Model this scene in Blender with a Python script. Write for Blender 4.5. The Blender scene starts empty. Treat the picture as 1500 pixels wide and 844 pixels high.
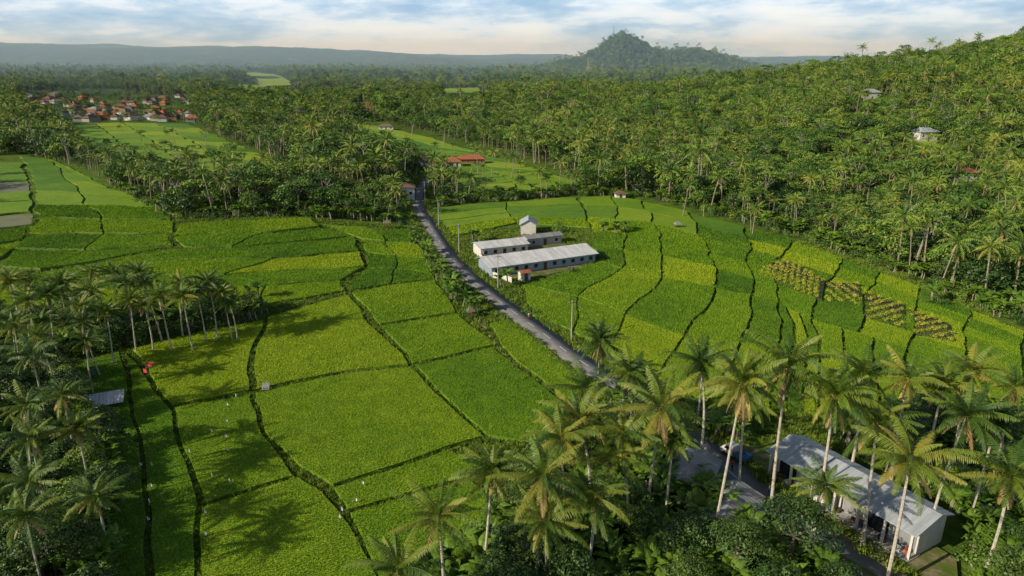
import bpy, bmesh, math, random
import numpy as np
from mathutils import Vector, Matrix
rng = np.random.default_rng(7); random.seed(7)
scene = bpy.context.scene
scene.view_settings.view_transform = 'Standard'
scene.view_settings.look = 'None'
scene.view_settings.exposure = 0

# ------------------------------------------------------------------ terrain
def S(a, b, x):
    t = np.clip((x - a) / (b - a), 0, 1); return t * t * (3 - 2 * t)
def gs(x, y, cx, cy, sx, sy):
    return np.exp(-((x - cx) ** 2 / (2 * sx * sx) + (y - cy) ** 2 / (2 * sy * sy)))
def wob(x, y, s):
    return (np.sin(x / s + 1.3 * np.sin(y / s * .7 + 2)) + np.sin(y / s * 1.1 + 1.7 * np.sin(x / s * .6 + 1))) * .5
def H(x, y):
    x = np.asarray(x, float); y = np.asarray(y, float)
    h = -8 * S(25, 150, x) * (1 - S(260, 450, y))
    h = h + 5 * S(140, 250, y) * S(20, 90, -x) * (1 - S(300, 500, y))
    h = h + 84 * gs(x, y, 730, 800, 235, 300)
    h = h + 20 * gs(x, y, 330, 560, 90, 140)
    far = S(450, 1000, y)
    h = h + far * (6 * wob(x, y, 160) + 4 * wob(x + 90, y - 40, 61))
    h = h + 96 * gs(x, y, 455, 3000, 80, 150) + 42 * gs(x, y, 480, 3000, 190, 200)
    h = h + 62 * gs(x, y, 720, 3050, 120, 180) + 38 * gs(x, y, 900, 3100, 110, 200) + 26 * gs(x, y, 250, 3100, 90, 200)
    vf = S(3800, 6500, y)
    h = h + vf * (70 + 120 * S(1200, -4500, x) + 22 * wob(x, y, 420) + 12 * wob(x, y, 170))
    return h
# survey: bearings taken from the drone standpoint, resolved to positions on the terrain
CAMH = 55.0; PITCH = math.radians(18.47); FOC = 1000.0
sp, cp = math.sin(PITCH), math.cos(PITCH)
def G(px, py, up=0.0):
    D = FOC * sp + (py - 422) * cp; F = FOC * cp - (py - 422) * sp
    z = 0.0
    for _ in range(12):
        k = (CAMH - z - up) / D
        X, Y = (px - 750) * k, F * k
        z = .5 * z + .5 * float(H(X, Y))
    return np.array([X, Y, float(H(X, Y))])
def GP(pts): return np.array([G(a, b)[:2] for a, b in pts])
def pip(P, poly):
    x, y = P[:, 0], P[:, 1]; inside = np.zeros(len(P), bool)
    mn, mx = poly.min(0), poly.max(0)
    m = (x >= mn[0]) & (x <= mx[0]) & (y >= mn[1]) & (y <= mx[1])
    idx = np.nonzero(m)[0]
    if len(idx) == 0: return inside
    xs, ys = x[idx], y[idx]; r = np.zeros(len(idx), bool); n = len(poly); j = n - 1
    for i in range(n):
        xi, yi = poly[i]; xj, yj = poly[j]
        if yi != yj:
            c = ((yi > ys) != (yj > ys)) & (xs < (xj - xi) * (ys - yi) / (yj - yi) + xi)
            r ^= c
        j = i
    inside[idx] = r; return inside

# ------------------------------------------------------------------ materials
def newmat(name):
    m = bpy.data.materials.new(name); m.use_nodes = True
    nt = m.node_tree; nt.nodes.clear()
    out = nt.nodes.new('ShaderNodeOutputMaterial')
    return m, nt, out
def N(nt, t, **kw):
    n = nt.nodes.new(t)
    for k, v in kw.items(): setattr(n, k, v)
    return n
def ramp(nt, fac, stops):
    r = N(nt, 'ShaderNodeValToRGB'); e = r.color_ramp.elements
    while len(e) < len(stops): e.new(.5)
    for i, (p, c) in enumerate(stops):
        e[i].position = p; e[i].color = (*c, 1)
    nt.links.new(fac, r.inputs[0]); return r.outputs[0]
def noise(nt, scale, detail=4, rough=.6, obj=False, vec=None):
    n = N(nt, 'ShaderNodeTexNoise'); n.inputs['Scale'].default_value = scale
    n.inputs['Detail'].default_value = detail; n.inputs['Roughness'].default_value = rough
    if vec is None:
        if obj: vec = N(nt, 'ShaderNodeTexCoord').outputs['Object']
        else: vec = N(nt, 'ShaderNodeNewGeometry').outputs['Position']
    nt.links.new(vec, n.inputs['Vector']); return n.outputs[0]
def math_(nt, op, a, b):
    n = N(nt, 'ShaderNodeMath', operation=op)
    for i, v in enumerate((a, b)):
        if isinstance(v, (int, float)): n.inputs[i].default_value = v
        else: nt.links.new(v, n.inputs[i])
    return n.outputs[0]
def mixc(nt, fac, a, b):
    n = N(nt, 'ShaderNodeMix', data_type='RGBA')
    for s, v in ((n.inputs[0], fac), (n.inputs[6], a), (n.inputs[7], b)):
        if isinstance(v, (int, float)): s.default_value = v
        elif isinstance(v, tuple): s.default_value = (*v, 1)
        else: nt.links.new(v, s)
    return n.outputs[2]
def bump(nt, h, strength, dist):
    b = N(nt, 'ShaderNodeBump'); b.inputs['Strength'].default_value = strength
    b.inputs['Distance'].default_value = dist; nt.links.new(h, b.inputs['Height']); return b.outputs[0]
def princ(nt, out, col, rough=.8, spec=.3, nrm=None, metal=0):
    p = N(nt, 'ShaderNodeBsdfPrincipled')
    if isinstance(col, tuple): p.inputs['Base Color'].default_value = (*col, 1)
    else: nt.links.new(col, p.inputs['Base Color'])
    p.inputs['Roughness'].default_value = rough; p.inputs['Specular IOR Level'].default_value = spec
    p.inputs['Metallic'].default_value = metal
    if nrm: nt.links.new(nrm, p.inputs['Normal'])
    if out: nt.links.new(p.outputs[0], out.inputs[0])
    return p
def simple(name, c, rough=.8, scale=1.5, var=.25, bmp=.2, spec=.3, metal=0, obj=True):
    m, nt, out = newmat(name)
    f = noise(nt, scale, 6, .65, obj=obj)
    lo = tuple(v * (1 - var) for v in c); hi = tuple(min(1, v * (1 + var)) for v in c)
    col = ramp(nt, f, [(.3, lo), (.7, hi)])
    princ(nt, out, col, rough, spec, bump(nt, noise(nt, scale * 6, 3, .6, obj=obj), bmp, .05) if bmp else None, metal)
    return m
def foliage(name, stops, transl=.3, rnd=.5):
    m, nt, out = newmat(name)
    at = N(nt, 'ShaderNodeAttribute', attribute_name='tint')
    oi = N(nt, 'ShaderNodeObjectInfo')
    f = math_(nt, 'ADD', math_(nt, 'MULTIPLY', at.outputs['Fac'], 1 - rnd), math_(nt, 'MULTIPLY', oi.outputs['Random'], rnd))
    col = ramp(nt, f, stops)
    p = princ(nt, out if transl == 0 else None, col, .5, .35)
    if transl:
        t = N(nt, 'ShaderNodeBsdfTranslucent'); nt.links.new(col, t.inputs[0])
        mx = N(nt, 'ShaderNodeMixShader'); mx.inputs[0].default_value = transl
        nt.links.new(p.outputs[0], mx.inputs[1]); nt.links.new(t.outputs[0], mx.inputs[2])
        nt.links.new(mx.outputs[0], out.inputs[0])
    return m
def rice_mat(name, fine=True):
    m, nt, out = newmat(name)
    at = N(nt, 'ShaderNodeAttribute', attribute_name='tint')
    n1 = noise(nt, .05, 4, .6); n2 = noise(nt, .5, 5, .7); n3 = noise(nt, 3.2, 3, .7)
    f = math_(nt, 'ADD', math_(nt, 'MULTIPLY', at.outputs['Fac'], .55), math_(nt, 'MULTIPLY', n1, .55))
    f = math_(nt, 'ADD', f, math_(nt, 'MULTIPLY', n2, .6))
    f = math_(nt, 'SUBTRACT', f, .34)
    col = ramp(nt, f, [(.08, (.060, .16, .018)), (.42, (.18, .32, .016)), (.85, (.37, .46, .022))])
    if fine:
        col = mixc(nt, ramp(nt, n3, [(.35, (.25, .25, .25)), (.6, (1, 1, 1))]), (.045, .11, .010), col)
    p = princ(nt, None, col, .7, .2, bump(nt, n3, .4, .3) if fine else None)
    if fine: nt.links.new(p.outputs[0], out.inputs[0]); return m
    t = N(nt, 'ShaderNodeBsdfTranslucent'); nt.links.new(col, t.inputs[0])
    mx = N(nt, 'ShaderNodeMixShader'); mx.inputs[0].default_value = .3
    nt.links.new(p.outputs[0], mx.inputs[1]); nt.links.new(t.outputs[0], mx.inputs[2])
    nt.links.new(mx.outputs[0], out.inputs[0]); return m

M_rice = rice_mat('rice_canopy'); M_blade = rice_mat('rice_blade', False)
M_earth = simple('bund_earth', (.12, .12, .04), .95, .8, .5, .6, obj=False)
M_palm = foliage('palm_frond', [(0, (.025, .06, .012)), (.4, (.075, .15, .02)), (.72, (.20, .27, .03)), (1, (.38, .32, .06))], .3, .42)
M_palmf = foliage('forest_palm_frond', [(0, (.03, .07, .014)), (.4, (.085, .16, .02)), (.75, (.21, .28, .035)), (1, (.36, .31, .06))], 0, .5)
M_dead = foliage('dry_frond', [(0, (.22, .14, .05)), (1, (.40, .28, .10))], 0, .3)
M_leaf = foliage('broad_leaf', [(0, (.022, .055, .012)), (.35, (.065, .14, .018)), (.7, (.15, .25, .028)), (1, (.27, .33, .05))], 0, .65)
M_leafdk = foliage('dark_leaf', [(0, (.02, .05, .012)), (.6, (.05, .105, .018)), (1, (.12, .18, .03))], 0, .5)
M_ban = foliage('banana_leaf', [(0, (.06, .14, .015)), (1, (.20, .33, .03))], .3, .4)
M_flower = foliage('marigold', [(0, (.16, .24, .02)), (.4, (.36, .38, .03)), (1, (.68, .58, .05))], 0, .2)
M_grass = foliage('grass_blade', [(0, (.07, .13, .015)), (.6, (.17, .26, .02)), (1, (.32, .30, .07))], 0, .6)
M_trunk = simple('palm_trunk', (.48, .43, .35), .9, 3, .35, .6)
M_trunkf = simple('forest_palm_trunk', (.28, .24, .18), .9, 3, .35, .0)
M_bark = simple('bark', (.14, .12, .09), .9, 2, .4, .0)
M_pale = simple('pale_bark', (.30, .27, .21), .9, 2, .3, .0)
M_coco = simple('coconut_husk', (.24, .22, .04), .6)

def ground_mat():
    m, nt, out = newmat('ground')
    g = N(nt, 'ShaderNodeNewGeometry')
    n1 = noise(nt, .25, 8, .7); n2 = noise(nt, .012, 6, .65)
    col = ramp(nt, n1, [(.3, (.04, .08, .012)), (.5, (.09, .15, .02)), (.62, (.14, .21, .028)), (.76, (.24, .20, .09))])
    ff = ramp(nt, n2, [(.35, (.022, .045, .012)), (.55, (.05, .09, .02)), (.68, (.12, .19, .03))])
    sep = N(nt, 'ShaderNodeSeparateXYZ'); nt.links.new(g.outputs['Position'], sep.inputs[0])
    mr = N(nt, 'ShaderNodeMapRange'); nt.links.new(sep.outputs[1], mr.inputs[0])
    mr.inputs[1].default_value = 300; mr.inputs[2].default_value = 900
    c = mixc(nt, mr.outputs[0], col, ff)
    princ(nt, out, c, .95, .1, bump(nt, n1, .9, .6)); return m
M_ground = ground_mat()

# ------------------------------------------------------------------ mesh helpers
def link(o): scene.collection.objects.link(o); return o
def tri_obj(name, V, F, mats, mi=None, tint=None, smooth=False, do_link=True):
    me = bpy.data.meshes.new(name); V = np.asarray(V, np.float32); F = np.asarray(F, np.int32)
    k = F.shape[1]
    me.vertices.add(len(V)); me.vertices.foreach_set('co', V.ravel())
    me.loops.add(F.size); me.loops.foreach_set('vertex_index', F.ravel())
    me.polygons.add(len(F)); me.polygons.foreach_set('loop_start', np.arange(0, F.size, k, dtype=np.int32))
    if mi is not None: me.polygons.foreach_set('material_index', np.asarray(mi, np.int32))
    me.update(calc_edges=True)
    if tint is not None:
        a = me.attributes.new('tint', 'FLOAT', 'POINT'); a.data.foreach_set('value', np.asarray(tint, np.float32))
    for m in mats: me.materials.append(m)
    if smooth: me.polygons.foreach_set('use_smooth', np.ones(len(F), bool))
    o = bpy.data.objects.new(name, me)
    return link(o) if do_link else o
class MB:
    def __init__(s): s.v = []; s.f = []; s.m = []; s.t = []
    def add(s, vs, fs, m=0, t=.5):
        b = len(s.v); s.v += [tuple(v) for v in vs]; s.t += [t] * len(vs)
        for f in fs: s.f.append(tuple(i + b for i in f)); s.m.append(m)
    def tube(s, path, rad, n=6, m=0, t=.5, cap=True):
        path = [Vector(p) for p in path]; vs = []; fs = []
        for i, p in enumerate(path):
            d = (path[min(i + 1, len(path) - 1)] - path[max(i - 1, 0)]).normalized()
            a = d.orthogonal() if abs(d.z) < .9 else Vector((1, 0, 0)) - d * d.x
            a.normalize(); b = d.cross(a)
            for j in range(n):
                th = 2 * math.pi * j / n; vs.append(p + (a * math.cos(th) + b * math.sin(th)) * rad[i])
        for i in range(len(path) - 1):
            for j in range(n):
                k = (j + 1) % n; fs.append((i * n + j, i * n + k, (i + 1) * n + k, (i + 1) * n + j))
        if cap: fs.append(tuple(range((len(path) - 1) * n, len(path) * n))); fs.append(tuple(reversed(range(n))))
        s.add(vs, fs, m, t)
    def box(s, c, d, m=0, t=.5, rot=0):
        x, y, z = d[0] / 2, d[1] / 2, d[2] / 2; R = Matrix.Rotation(rot, 3, 'Z')
        vs = [Vector(c) + R @ Vector((a * x, b * y, e * z)) for a in (-1, 1) for b in (-1, 1) for e in (-1, 1)]
        s.add(vs, [(0, 1, 3, 2), (4, 6, 7, 5), (0, 4, 5, 1), (2, 3, 7, 6), (0, 2, 6, 4), (1, 5, 7, 3)], m, t)
    def obj(s, name, mats, parent=None, loc=None, do_link=True, smooth=False, bevel=0):
        me = bpy.data.meshes.new(name); me.from_pydata(s.v, [], s.f)
        a = me.attributes.new('tint', 'FLOAT', 'POINT'); a.data.foreach_set('value', s.t)
        me.polygons.foreach_set('material_index', s.m)
        if smooth: me.polygons.foreach_set('use_smooth', [True] * len(s.f))
        for m in mats: me.materials.append(m)
        me.update(); o = bpy.data.objects.new(name, me)
        if do_link: link(o)
        if parent: o.parent = parent
        if loc is not None: o.location = loc
        if bevel:
            b = o.modifiers.new('bevel', 'BEVEL'); b.width = bevel; b.segments = 2; b.limit_method = 'ANGLE'
        return o
def empty(name, loc, rz=0):
    e = bpy.data.objects.new(name, None); e.location = loc; e.rotation_euler = (0, 0, rz); e.empty_display_size = .5
    return link(e)

# ------------------------------------------------------------------ ground sheet
rr = np.concatenate([[0.], np.geomspace(12, 14000, 330)]); na = 900
an = np.linspace(0, 2 * np.pi, na, endpoint=False)
R_, A_ = np.meshgrid(rr, an, indexing='ij'); X = R_ * np.sin(A_); Y = R_ * np.cos(A_)
Z = H(X, Y) - .14 + .03 * wob(X, Y, 1.3) + S(3000, 4200, R_) * 6 * np.abs(wob(X * 1.0, Y, 19))
V = np.stack([X, Y, Z], -1).reshape(-1, 3)
i, j = np.meshgrid(np.arange(len(rr) - 1), np.arange(na), indexing='ij'); j2 = (j + 1) % na
F = np.stack([i * na + j, (i + 1) * na + j, (i + 1) * na + j2, i * na + j2], -1).reshape(-1, 4)
F = F[:, ::-1]
tri_obj('ground', V, F, [M_ground], smooth=True)

# ------------------------------------------------------------------ rice parcels
parcels = []
def warp(P):
    x, y = P[:, 0], P[:, 1]; A = np.clip(y / 170, .45, 1.3)[:, None]
    return P + A * np.stack([.9 * wob(x, y, 6.1) + .35 * wob(x + 7, y, 2.1), .9 * wob(x + 31, y + 5, 6.7) + .35 * wob(x, y + 9, 2.3)], -1)
def densify(P, s=1.6):
    out = []
    for a, b in zip(P, np.roll(P, -1, 0)):
        n = max(1, int(np.linalg.norm(b - a) / s))
        for k in range(n): out.append(a + (b - a) * k / n)
    return np.array(out)
def area(P):
    x, y = P[:, 0], P[:, 1]; return .5 * np.sum(x * np.roll(y, -1) - y * np.roll(x, -1))
def inset(P, d):
    if area(P) < 0: P = P[::-1]
    a = np.roll(P, 1, 0); b = np.roll(P, -1, 0); t = b - a; t /= (np.linalg.norm(t, axis=1, keepdims=True) + 1e-9)
    n = np.stack([-t[:, 1], t[:, 0]], -1); return P + n * d
def parcel(name, polys, kind='rice', gap=.3, tint=None, h=.42, wob_on=True):
    mb = MB()
    for P in polys:
        far = np.mean(P[:, 1]); step = max(1.4, far / 130)
        Q = densify(P, step)
        if wob_on: Q = warp(Q)
        Q = inset(Q, gap)
        c = Q.mean(0); hc = float(H(*c)); hv = H(Q[:, 0], Q[:, 1])
        zt = .65 * hc + .35 * hv + h
        zt = np.maximum(zt, hv + .06)
        t = tint if tint is not None else float(np.clip(rng.normal(.5, .38), 0, 1))
        n = len(Q)
        vs = [(*Q[k], zt[k]) for k in range(n)]
        mb.add(vs, [tuple(range(n))], 0, t)
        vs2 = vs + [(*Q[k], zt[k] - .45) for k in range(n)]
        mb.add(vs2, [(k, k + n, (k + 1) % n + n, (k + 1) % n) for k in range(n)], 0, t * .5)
        vs3 = [(*Q[k], zt[k] - .45) for k in range(n)] + [(*(Q[k]), min(zt[k], hv[k]) - 2.0) for k in range(n)]
        mb.add(vs3, [(k, k + n, (k + 1) % n + n, (k + 1) % n) for k in range(n)], 1, t)
        parcels.append((Q, zt.mean(), t, kind))
    return mb
M_water, nt, out = newmat('fallow_paddy')
princ(nt, out, ramp(nt, noise(nt, .12, 6), [(.35, (.15, .16, .08)), (.52, (.20, .20, .11)), (.6, (.12, .20, .03))]), .6, .3, bump(nt, noise(nt, 3, 3), .2, .1))

near = [
 [(388,468),(506,434),(552,485),(598,536),(480,551),(372,572),(378,520)],
 [(512,431),(575,419),(640,412),(668,460),(558,477)],
 [(560,480),(670,463),(733,507),(603,535)],
 [(607,539),(726,512),(800,575),(838,607),(800,655),(717,640)],
 [(373,578),(480,555),(600,540),(712,641),(655,660),(487,714),(435,682),(395,640)],
 [(254,600),(366,578),(390,640),(430,698),(300,742),(273,660)],
 [(195,515),(300,487),(382,472),(370,520),(364,572),(252,596),(225,560)],
 [(298,747),(436,700),(472,722),(512,775),(560,850),(545,900),(292,900)],
 [(488,718),(658,664),(700,680),(690,704),(508,752)],
 [(510,756),(690,708),(800,800),(800,900),(580,900),(556,844)],
 [(182,520),(225,570),(250,603),(268,660),(292,745),(286,900),(236,900),(218,740),(205,650),(192,600)],
 [(95,537),(174,518),(188,600),(203,650),(150,625)],
 [(150,630),(202,655),(213,740),(224,900),(150,900)],
 [(718,476),(745,468),(800,512),(850,552),(862,590),(838,592),(800,566),(752,525)],
]
tn = [.85,.55,.45,.3,.65,.5,.9,.55,.5,.45,.3,.15,.15,.5]
for P, t in zip(near, tn):
    parcel('rice_field', [GP(P)], tint=t, gap=.16).obj('rice_field', [M_rice, M_earth])
def lattice(rows, name='rice_terrace', mats=None, split=None, kind='rice', gap=.3, h=.42, vs=1):
    R = [GP(r) for r in rows]; polys = []
    if vs > 1:
        R2 = []
        for a, b in zip(R[:-1], R[1:]):
            for k in range(vs): R2.append(a + (b - a) * k / vs)
        R2.append(R[-1]); R = R2
    for a, b in zip(R[:-1], R[1:]):
        for k in range(len(a) - 1):
            n = split(k) if split else 1
            for q in range(n):
                u0, u1 = q / n, (q + 1) / n
                A = a[k] + (a[k+1] - a[k]) * u0; B = a[k] + (a[k+1] - a[k]) * u1
                C = b[k] + (b[k+1] - b[k]) * u1; D = b[k] + (b[k+1] - b[k]) * u0
                polys.append(np.array([A, B, C, D]))
    return parcel(name, polys, kind, gap=gap, h=h).obj(name, mats or [M_rice, M_earth])
lattice([[(255,330),(355,323),(455,321)],[(258,348),(385,341),(470,336)],[(262,366),(340,364),(520,352)],
  [(150,385),(400,380),(530,372)],[(60,402),(330,404),(535,392)],[(0,425),(390,422),(500,412)],[(0,455),(385,450),(505,428)]], gap=.3)
lattice([[(475,328),(540,333),(598,338)],[(530,352),(565,355),(612,358)],[(540,372),(580,376),(625,382)],[(537,394),(580,396),(636,404)],[(510,428),(570,418),(640,410)]], gap=.28)
lattice([[(30,232),(75,235),(110,250)],[(45,258),(100,262),(160,275)],[(50,280),(120,284),(200,290)],[(52,300),(130,302),(235,305)],
  [(55,322),(150,322),(250,322)],[(40,345),(150,345),(252,342)],[(15,368),(130,368),(250,362)],[(0,392),(60,398),(145,384)]], gap=.45)
lattice([[(-90,240),(-20,240),(30,240)],[(-90,268),(-15,268),(42,265)]], gap=.7)
lattice([[(-90,268),(-15,268),(42,265)],[(-90,284),(-15,284),(45,281)]], name='fallow_field', mats=[M_water, M_earth], kind='fallow', gap=.7, h=.1)
lattice([[(-90,284),(-15,284),(45,281)],[(-90,318),(-15,318),(50,312)]], gap=.7, vs=2)
lattice([[(-90,318),(-15,318),(50,312)],[(-90,338),(-15,338),(47,330)]], name='fallow_field', mats=[M_water, M_earth], kind='fallow', gap=.7, h=.1)
lattice([[(-90,338),(-15,338),(47,330)],[(-90,365),(-15,362),(35,352)],[(-90,392),(-20,386),(5,378)]], gap=.7)
lattice([[(95,182),(180,180),(275,182)],[(110,192),(200,192),(310,196)],[(120,203),(220,204),(345,210)],[(130,215),(240,218),(380,225)],[(140,228),(260,235),(420,240)],[(160,248),(280,256),(440,262)]], gap=.9, split=lambda k: 2, vs=2)
lattice([[(440,178),(500,180),(560,186)],[(480,192),(560,194),(630,202)],[(540,205),(610,207),(680,218)],[(590,220),(660,222),(740,235)],[(630,240),(700,243),(800,252)],[(665,262),(740,260),(850,268)],[(690,285),(760,278),(845,282)]], gap=.6, vs=2)
lattice([[(628,305),(740,297),(848,290)],[(642,325),(745,312),(858,312)],[(664,348),(758,328),(868,335)]], gap=.35, vs=2)
cols9 = [[(852,290),(895,288),(940,295),(1010,312),(1090,335),(1160,355),(1240,382),(1350,425),(1500,490)],
 [(870,338),(915,345),(965,348),(1040,372),(1100,390),(1130,395),(1200,420),(1340,470),(1500,525)],
 [(875,385),(915,395),(972,408),(1052,425),(1108,438),(1145,448),(1190,470),(1330,515),(1500,565)],
 [(765,420),(850,437),(917,462),(1003,495),(1083,503),(1140,500),(1205,525),(1330,560),(1500,600)],
 [(778,462),(835,487),(890,520),(960,560),(1040,590),(1130,600),(1200,610),(1330,620),(1500,640)]]
lattice(cols9[:2], gap=.3, vs=3, split=lambda k: 1 if k < 6 else 2)
lattice(cols9[1:3], gap=.35, vs=2, split=lambda k: 1 if k < 6 else 2)
lattice(cols9[2:4], gap=.35, split=lambda k: 1 if k < 5 else 3)
lattice(cols9[3:5], gap=.3, split=lambda k: 1 if k < 5 else 3, vs=1)
clear = [[(1170,240),(1215,233),(1268,250),(1240,262),(1190,257)],[(340,108),(400,108),(440,126),(390,128)],[(1225,176),(1262,168),(1272,182),(1232,188)],
  [(640,133),(700,130),(722,146),(650,150)],[(330,122),(420,126),(440,140),(350,140)],[(560,118),(600,116),(612,124),(570,126)],
  [(1325,208),(1372,204),(1392,226),(1335,232)],[(1380,268),(1440,264),(1455,290),(1390,294)],[(1250,148),(1300,146),(1310,160),(1258,162)],[(1420,150),(1460,148),(1470,160),(1425,162)],[(1010,205),(1050,200),(1060,212),(1020,216)]]
CL = [GP(c) for c in clear]
for c in CL: parcel('rice_field', [c], gap=0, wob_on=False, h=.8).obj('rice_field', [M_rice, M_earth])

# rice blades standing on the parcels
VV = []; TT = []
for Q, z, t, kind in parcels:
    if kind != 'rice' or Q[:, 1].mean() > 240: continue
    ym = Q[:, 1].mean(); s = float(np.clip(.0024 * ym, .25, .6))
    mn, mx = Q.min(0), Q.max(0)
    gx, gy = np.meshgrid(np.arange(mn[0], mx[0], s), np.arange(mn[1], mx[1], s))
    P = np.stack([gx.ravel(), gy.ravel()], -1); P += rng.uniform(-.4, .4, P.shape) * s
    P = P[pip(P, Q)]
    if len(P) == 0: continue
    hc = float(H(*Q.mean(0))); zz = .65 * hc + .35 * H(P[:, 0], P[:, 1]) + .42
    patch = .85 + .3 * wob(P[:, 0], P[:, 1], 2.3) * wob(P[:, 0], P[:, 1], .9)
    for b in range(3):
        n = len(P); a = rng.uniform(0, 2 * np.pi, n); w = s * .42; hh = s * rng.uniform(.5, 1.15, n) * patch
        dx, dy = np.cos(a) * w, np.sin(a) * w
        le = rng.normal(0, .22, (n, 2)) * s * 1.6
        v = np.stack([np.stack([P[:, 0] - dx, P[:, 1] - dy, zz - .12], -1), np.stack([P[:, 0] + dx, P[:, 1] + dy, zz - .12], -1),
             np.stack([P[:, 0] + le[:, 0], P[:, 1] + le[:, 1], zz + hh], -1)], 1)
        VV.append(v.reshape(-1, 3)); TT.append(np.full(n * 3, t))
VV = np.concatenate(VV); TT = np.concatenate(TT)
tri_obj('rice_crop', VV, np.arange(len(VV)).reshape(-1, 3), [M_blade], tint=TT)

# ------------------------------------------------------------------ road, ditch
def catmull(P, step=1.5):
    P = np.array(P, float); Q = np.vstack([2 * P[0] - P[1], P, 2 * P[-1] - P[-2]]); out = []
    for k in range(1, len(Q) - 2):
        n = max(2, int(np.linalg.norm(Q[k+1] - Q[k]) / step))
        for t in np.linspace(0, 1, n, endpoint=False):
            out.append(.5 * ((2 * Q[k]) + (-Q[k-1] + Q[k+1]) * t + (2*Q[k-1] - 5*Q[k] + 4*Q[k+1] - Q[k+2]) * t*t + (-Q[k-1] + 3*Q[k] - 3*Q[k+1] + Q[k+2]) * t**3))
    out.append(P[-1]); return np.array(out)
road_pts = [G(625,262)[:2], G(612,285)[:2], G(612,303)[:2], G(630,332)[:2], G(655,370)[:2], G(690,408)[:2], G(740,448)[:2], G(800,492)[:2], G(838,521)[:2], (22,104), (26.5,95), (29.3,87), (32.3,78.5), (37,69.5), (43.5,58), (50,47), (57,30)]
RC = catmull(road_pts)
def ribbon(name, C, w, z, m, thick=0, edge=0.0):
    T = np.gradient(C, axis=0); T /= np.linalg.norm(T, axis=1, keepdims=True); Nn = np.stack([-T[:, 1], T[:, 0]], -1)
    wl = w + edge * rng.uniform(-1, 1, len(C)); wr = w + edge * rng.uniform(-1, 1, len(C))
    L = C + Nn * wl[:, None]; R = C - Nn * wr[:, None]; h = H(C[:, 0], C[:, 1]) + z; n = len(C)
    V = np.vstack([np.c_[L, h], np.c_[R, h], np.c_[L, h - thick], np.c_[R, h - thick]])
    F = []
    for k in range(n - 1):
        F.append((k, n + k, n + k + 1, k + 1))
        if thick: F.append((k, k + 1, 2*n + k + 1, 2*n + k)); F.append((n + k, 3*n + k, 3*n + k + 1, n + k + 1))
    return tri_obj(name, V, np.array(F), [m])
M_asph, nt, out = newmat('asphalt')
c = ramp(nt, noise(nt, .6, 7, .7), [(.3, (.14, .14, .142)), (.7, (.23, .23, .232))])
princ(nt, out, c, .85, .3, bump(nt, noise(nt, 12, 3), .3, .02))
M_should = simple('road_shoulder', (.26, .23, .13), .95, .7, .5, .5, obj=False)
M_white = simple('white_paint', (.7, .7, .68), .6, 2, .1, .05)
ribbon('road_shoulder', RC, 3.1, .0, M_should, .6, .45)
ribbon('road', RC, 2.5, .06, M_asph, .2)
mk = MB(); T = np.gradient(RC, axis=0); T /= np.linalg.norm(T, axis=1, keepdims=True)
for k in range(0, len(RC) - 3, 5):
    c = RC[k:k+3]; n = np.stack([-T[k:k+3, 1], T[k:k+3, 0]], -1) * .06; zz = H(c[:, 0], c[:, 1]) + .066
    mk.add(list(np.c_[c + n, zz]) + list(np.c_[c - n, zz]), [(0, 3, 4, 1), (1, 4, 5, 2)])
mk.obj('road_centre_line', [M_white])
M_mud = simple('ditch_mud', (.30, .22, .11), .6, 1, .4, .4, obj=False)
DC = catmull([G(690,462)[:2], G(715,482)[:2], G(727,505)[:2], G(742,522)[:2], G(775,555)[:2], G(808,585)[:2], G(845,612)[:2]])
ribbon('irrigation_ditch', DC, .6, -.02, M_mud, .3, .2)
M_yard, nt, out = newmat('trodden_yard')
princ(nt, out, ramp(nt, noise(nt, .45, 7, .7), [(.38, (.09, .15, .02)), (.5, (.14, .15, .05)), (.62, (.26, .22, .14))]), .95, .1, bump(nt, noise(nt, 2, 4), .5, .2))
parcel('yard', [GP([(696,362),(757,345),(815,352),(858,374),(850,392),(775,408),(728,408)])], 'yard', gap=0, h=.02).obj('compound_yard', [M_yard, M_earth])
parcel('yard', [np.array([(29,90),(35,91),(42,82),(52,66),(49,60),(44,57),(36,68)])], 'yard', gap=0, h=.0).obj('shop_yard', [M_yard, M_earth])

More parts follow.
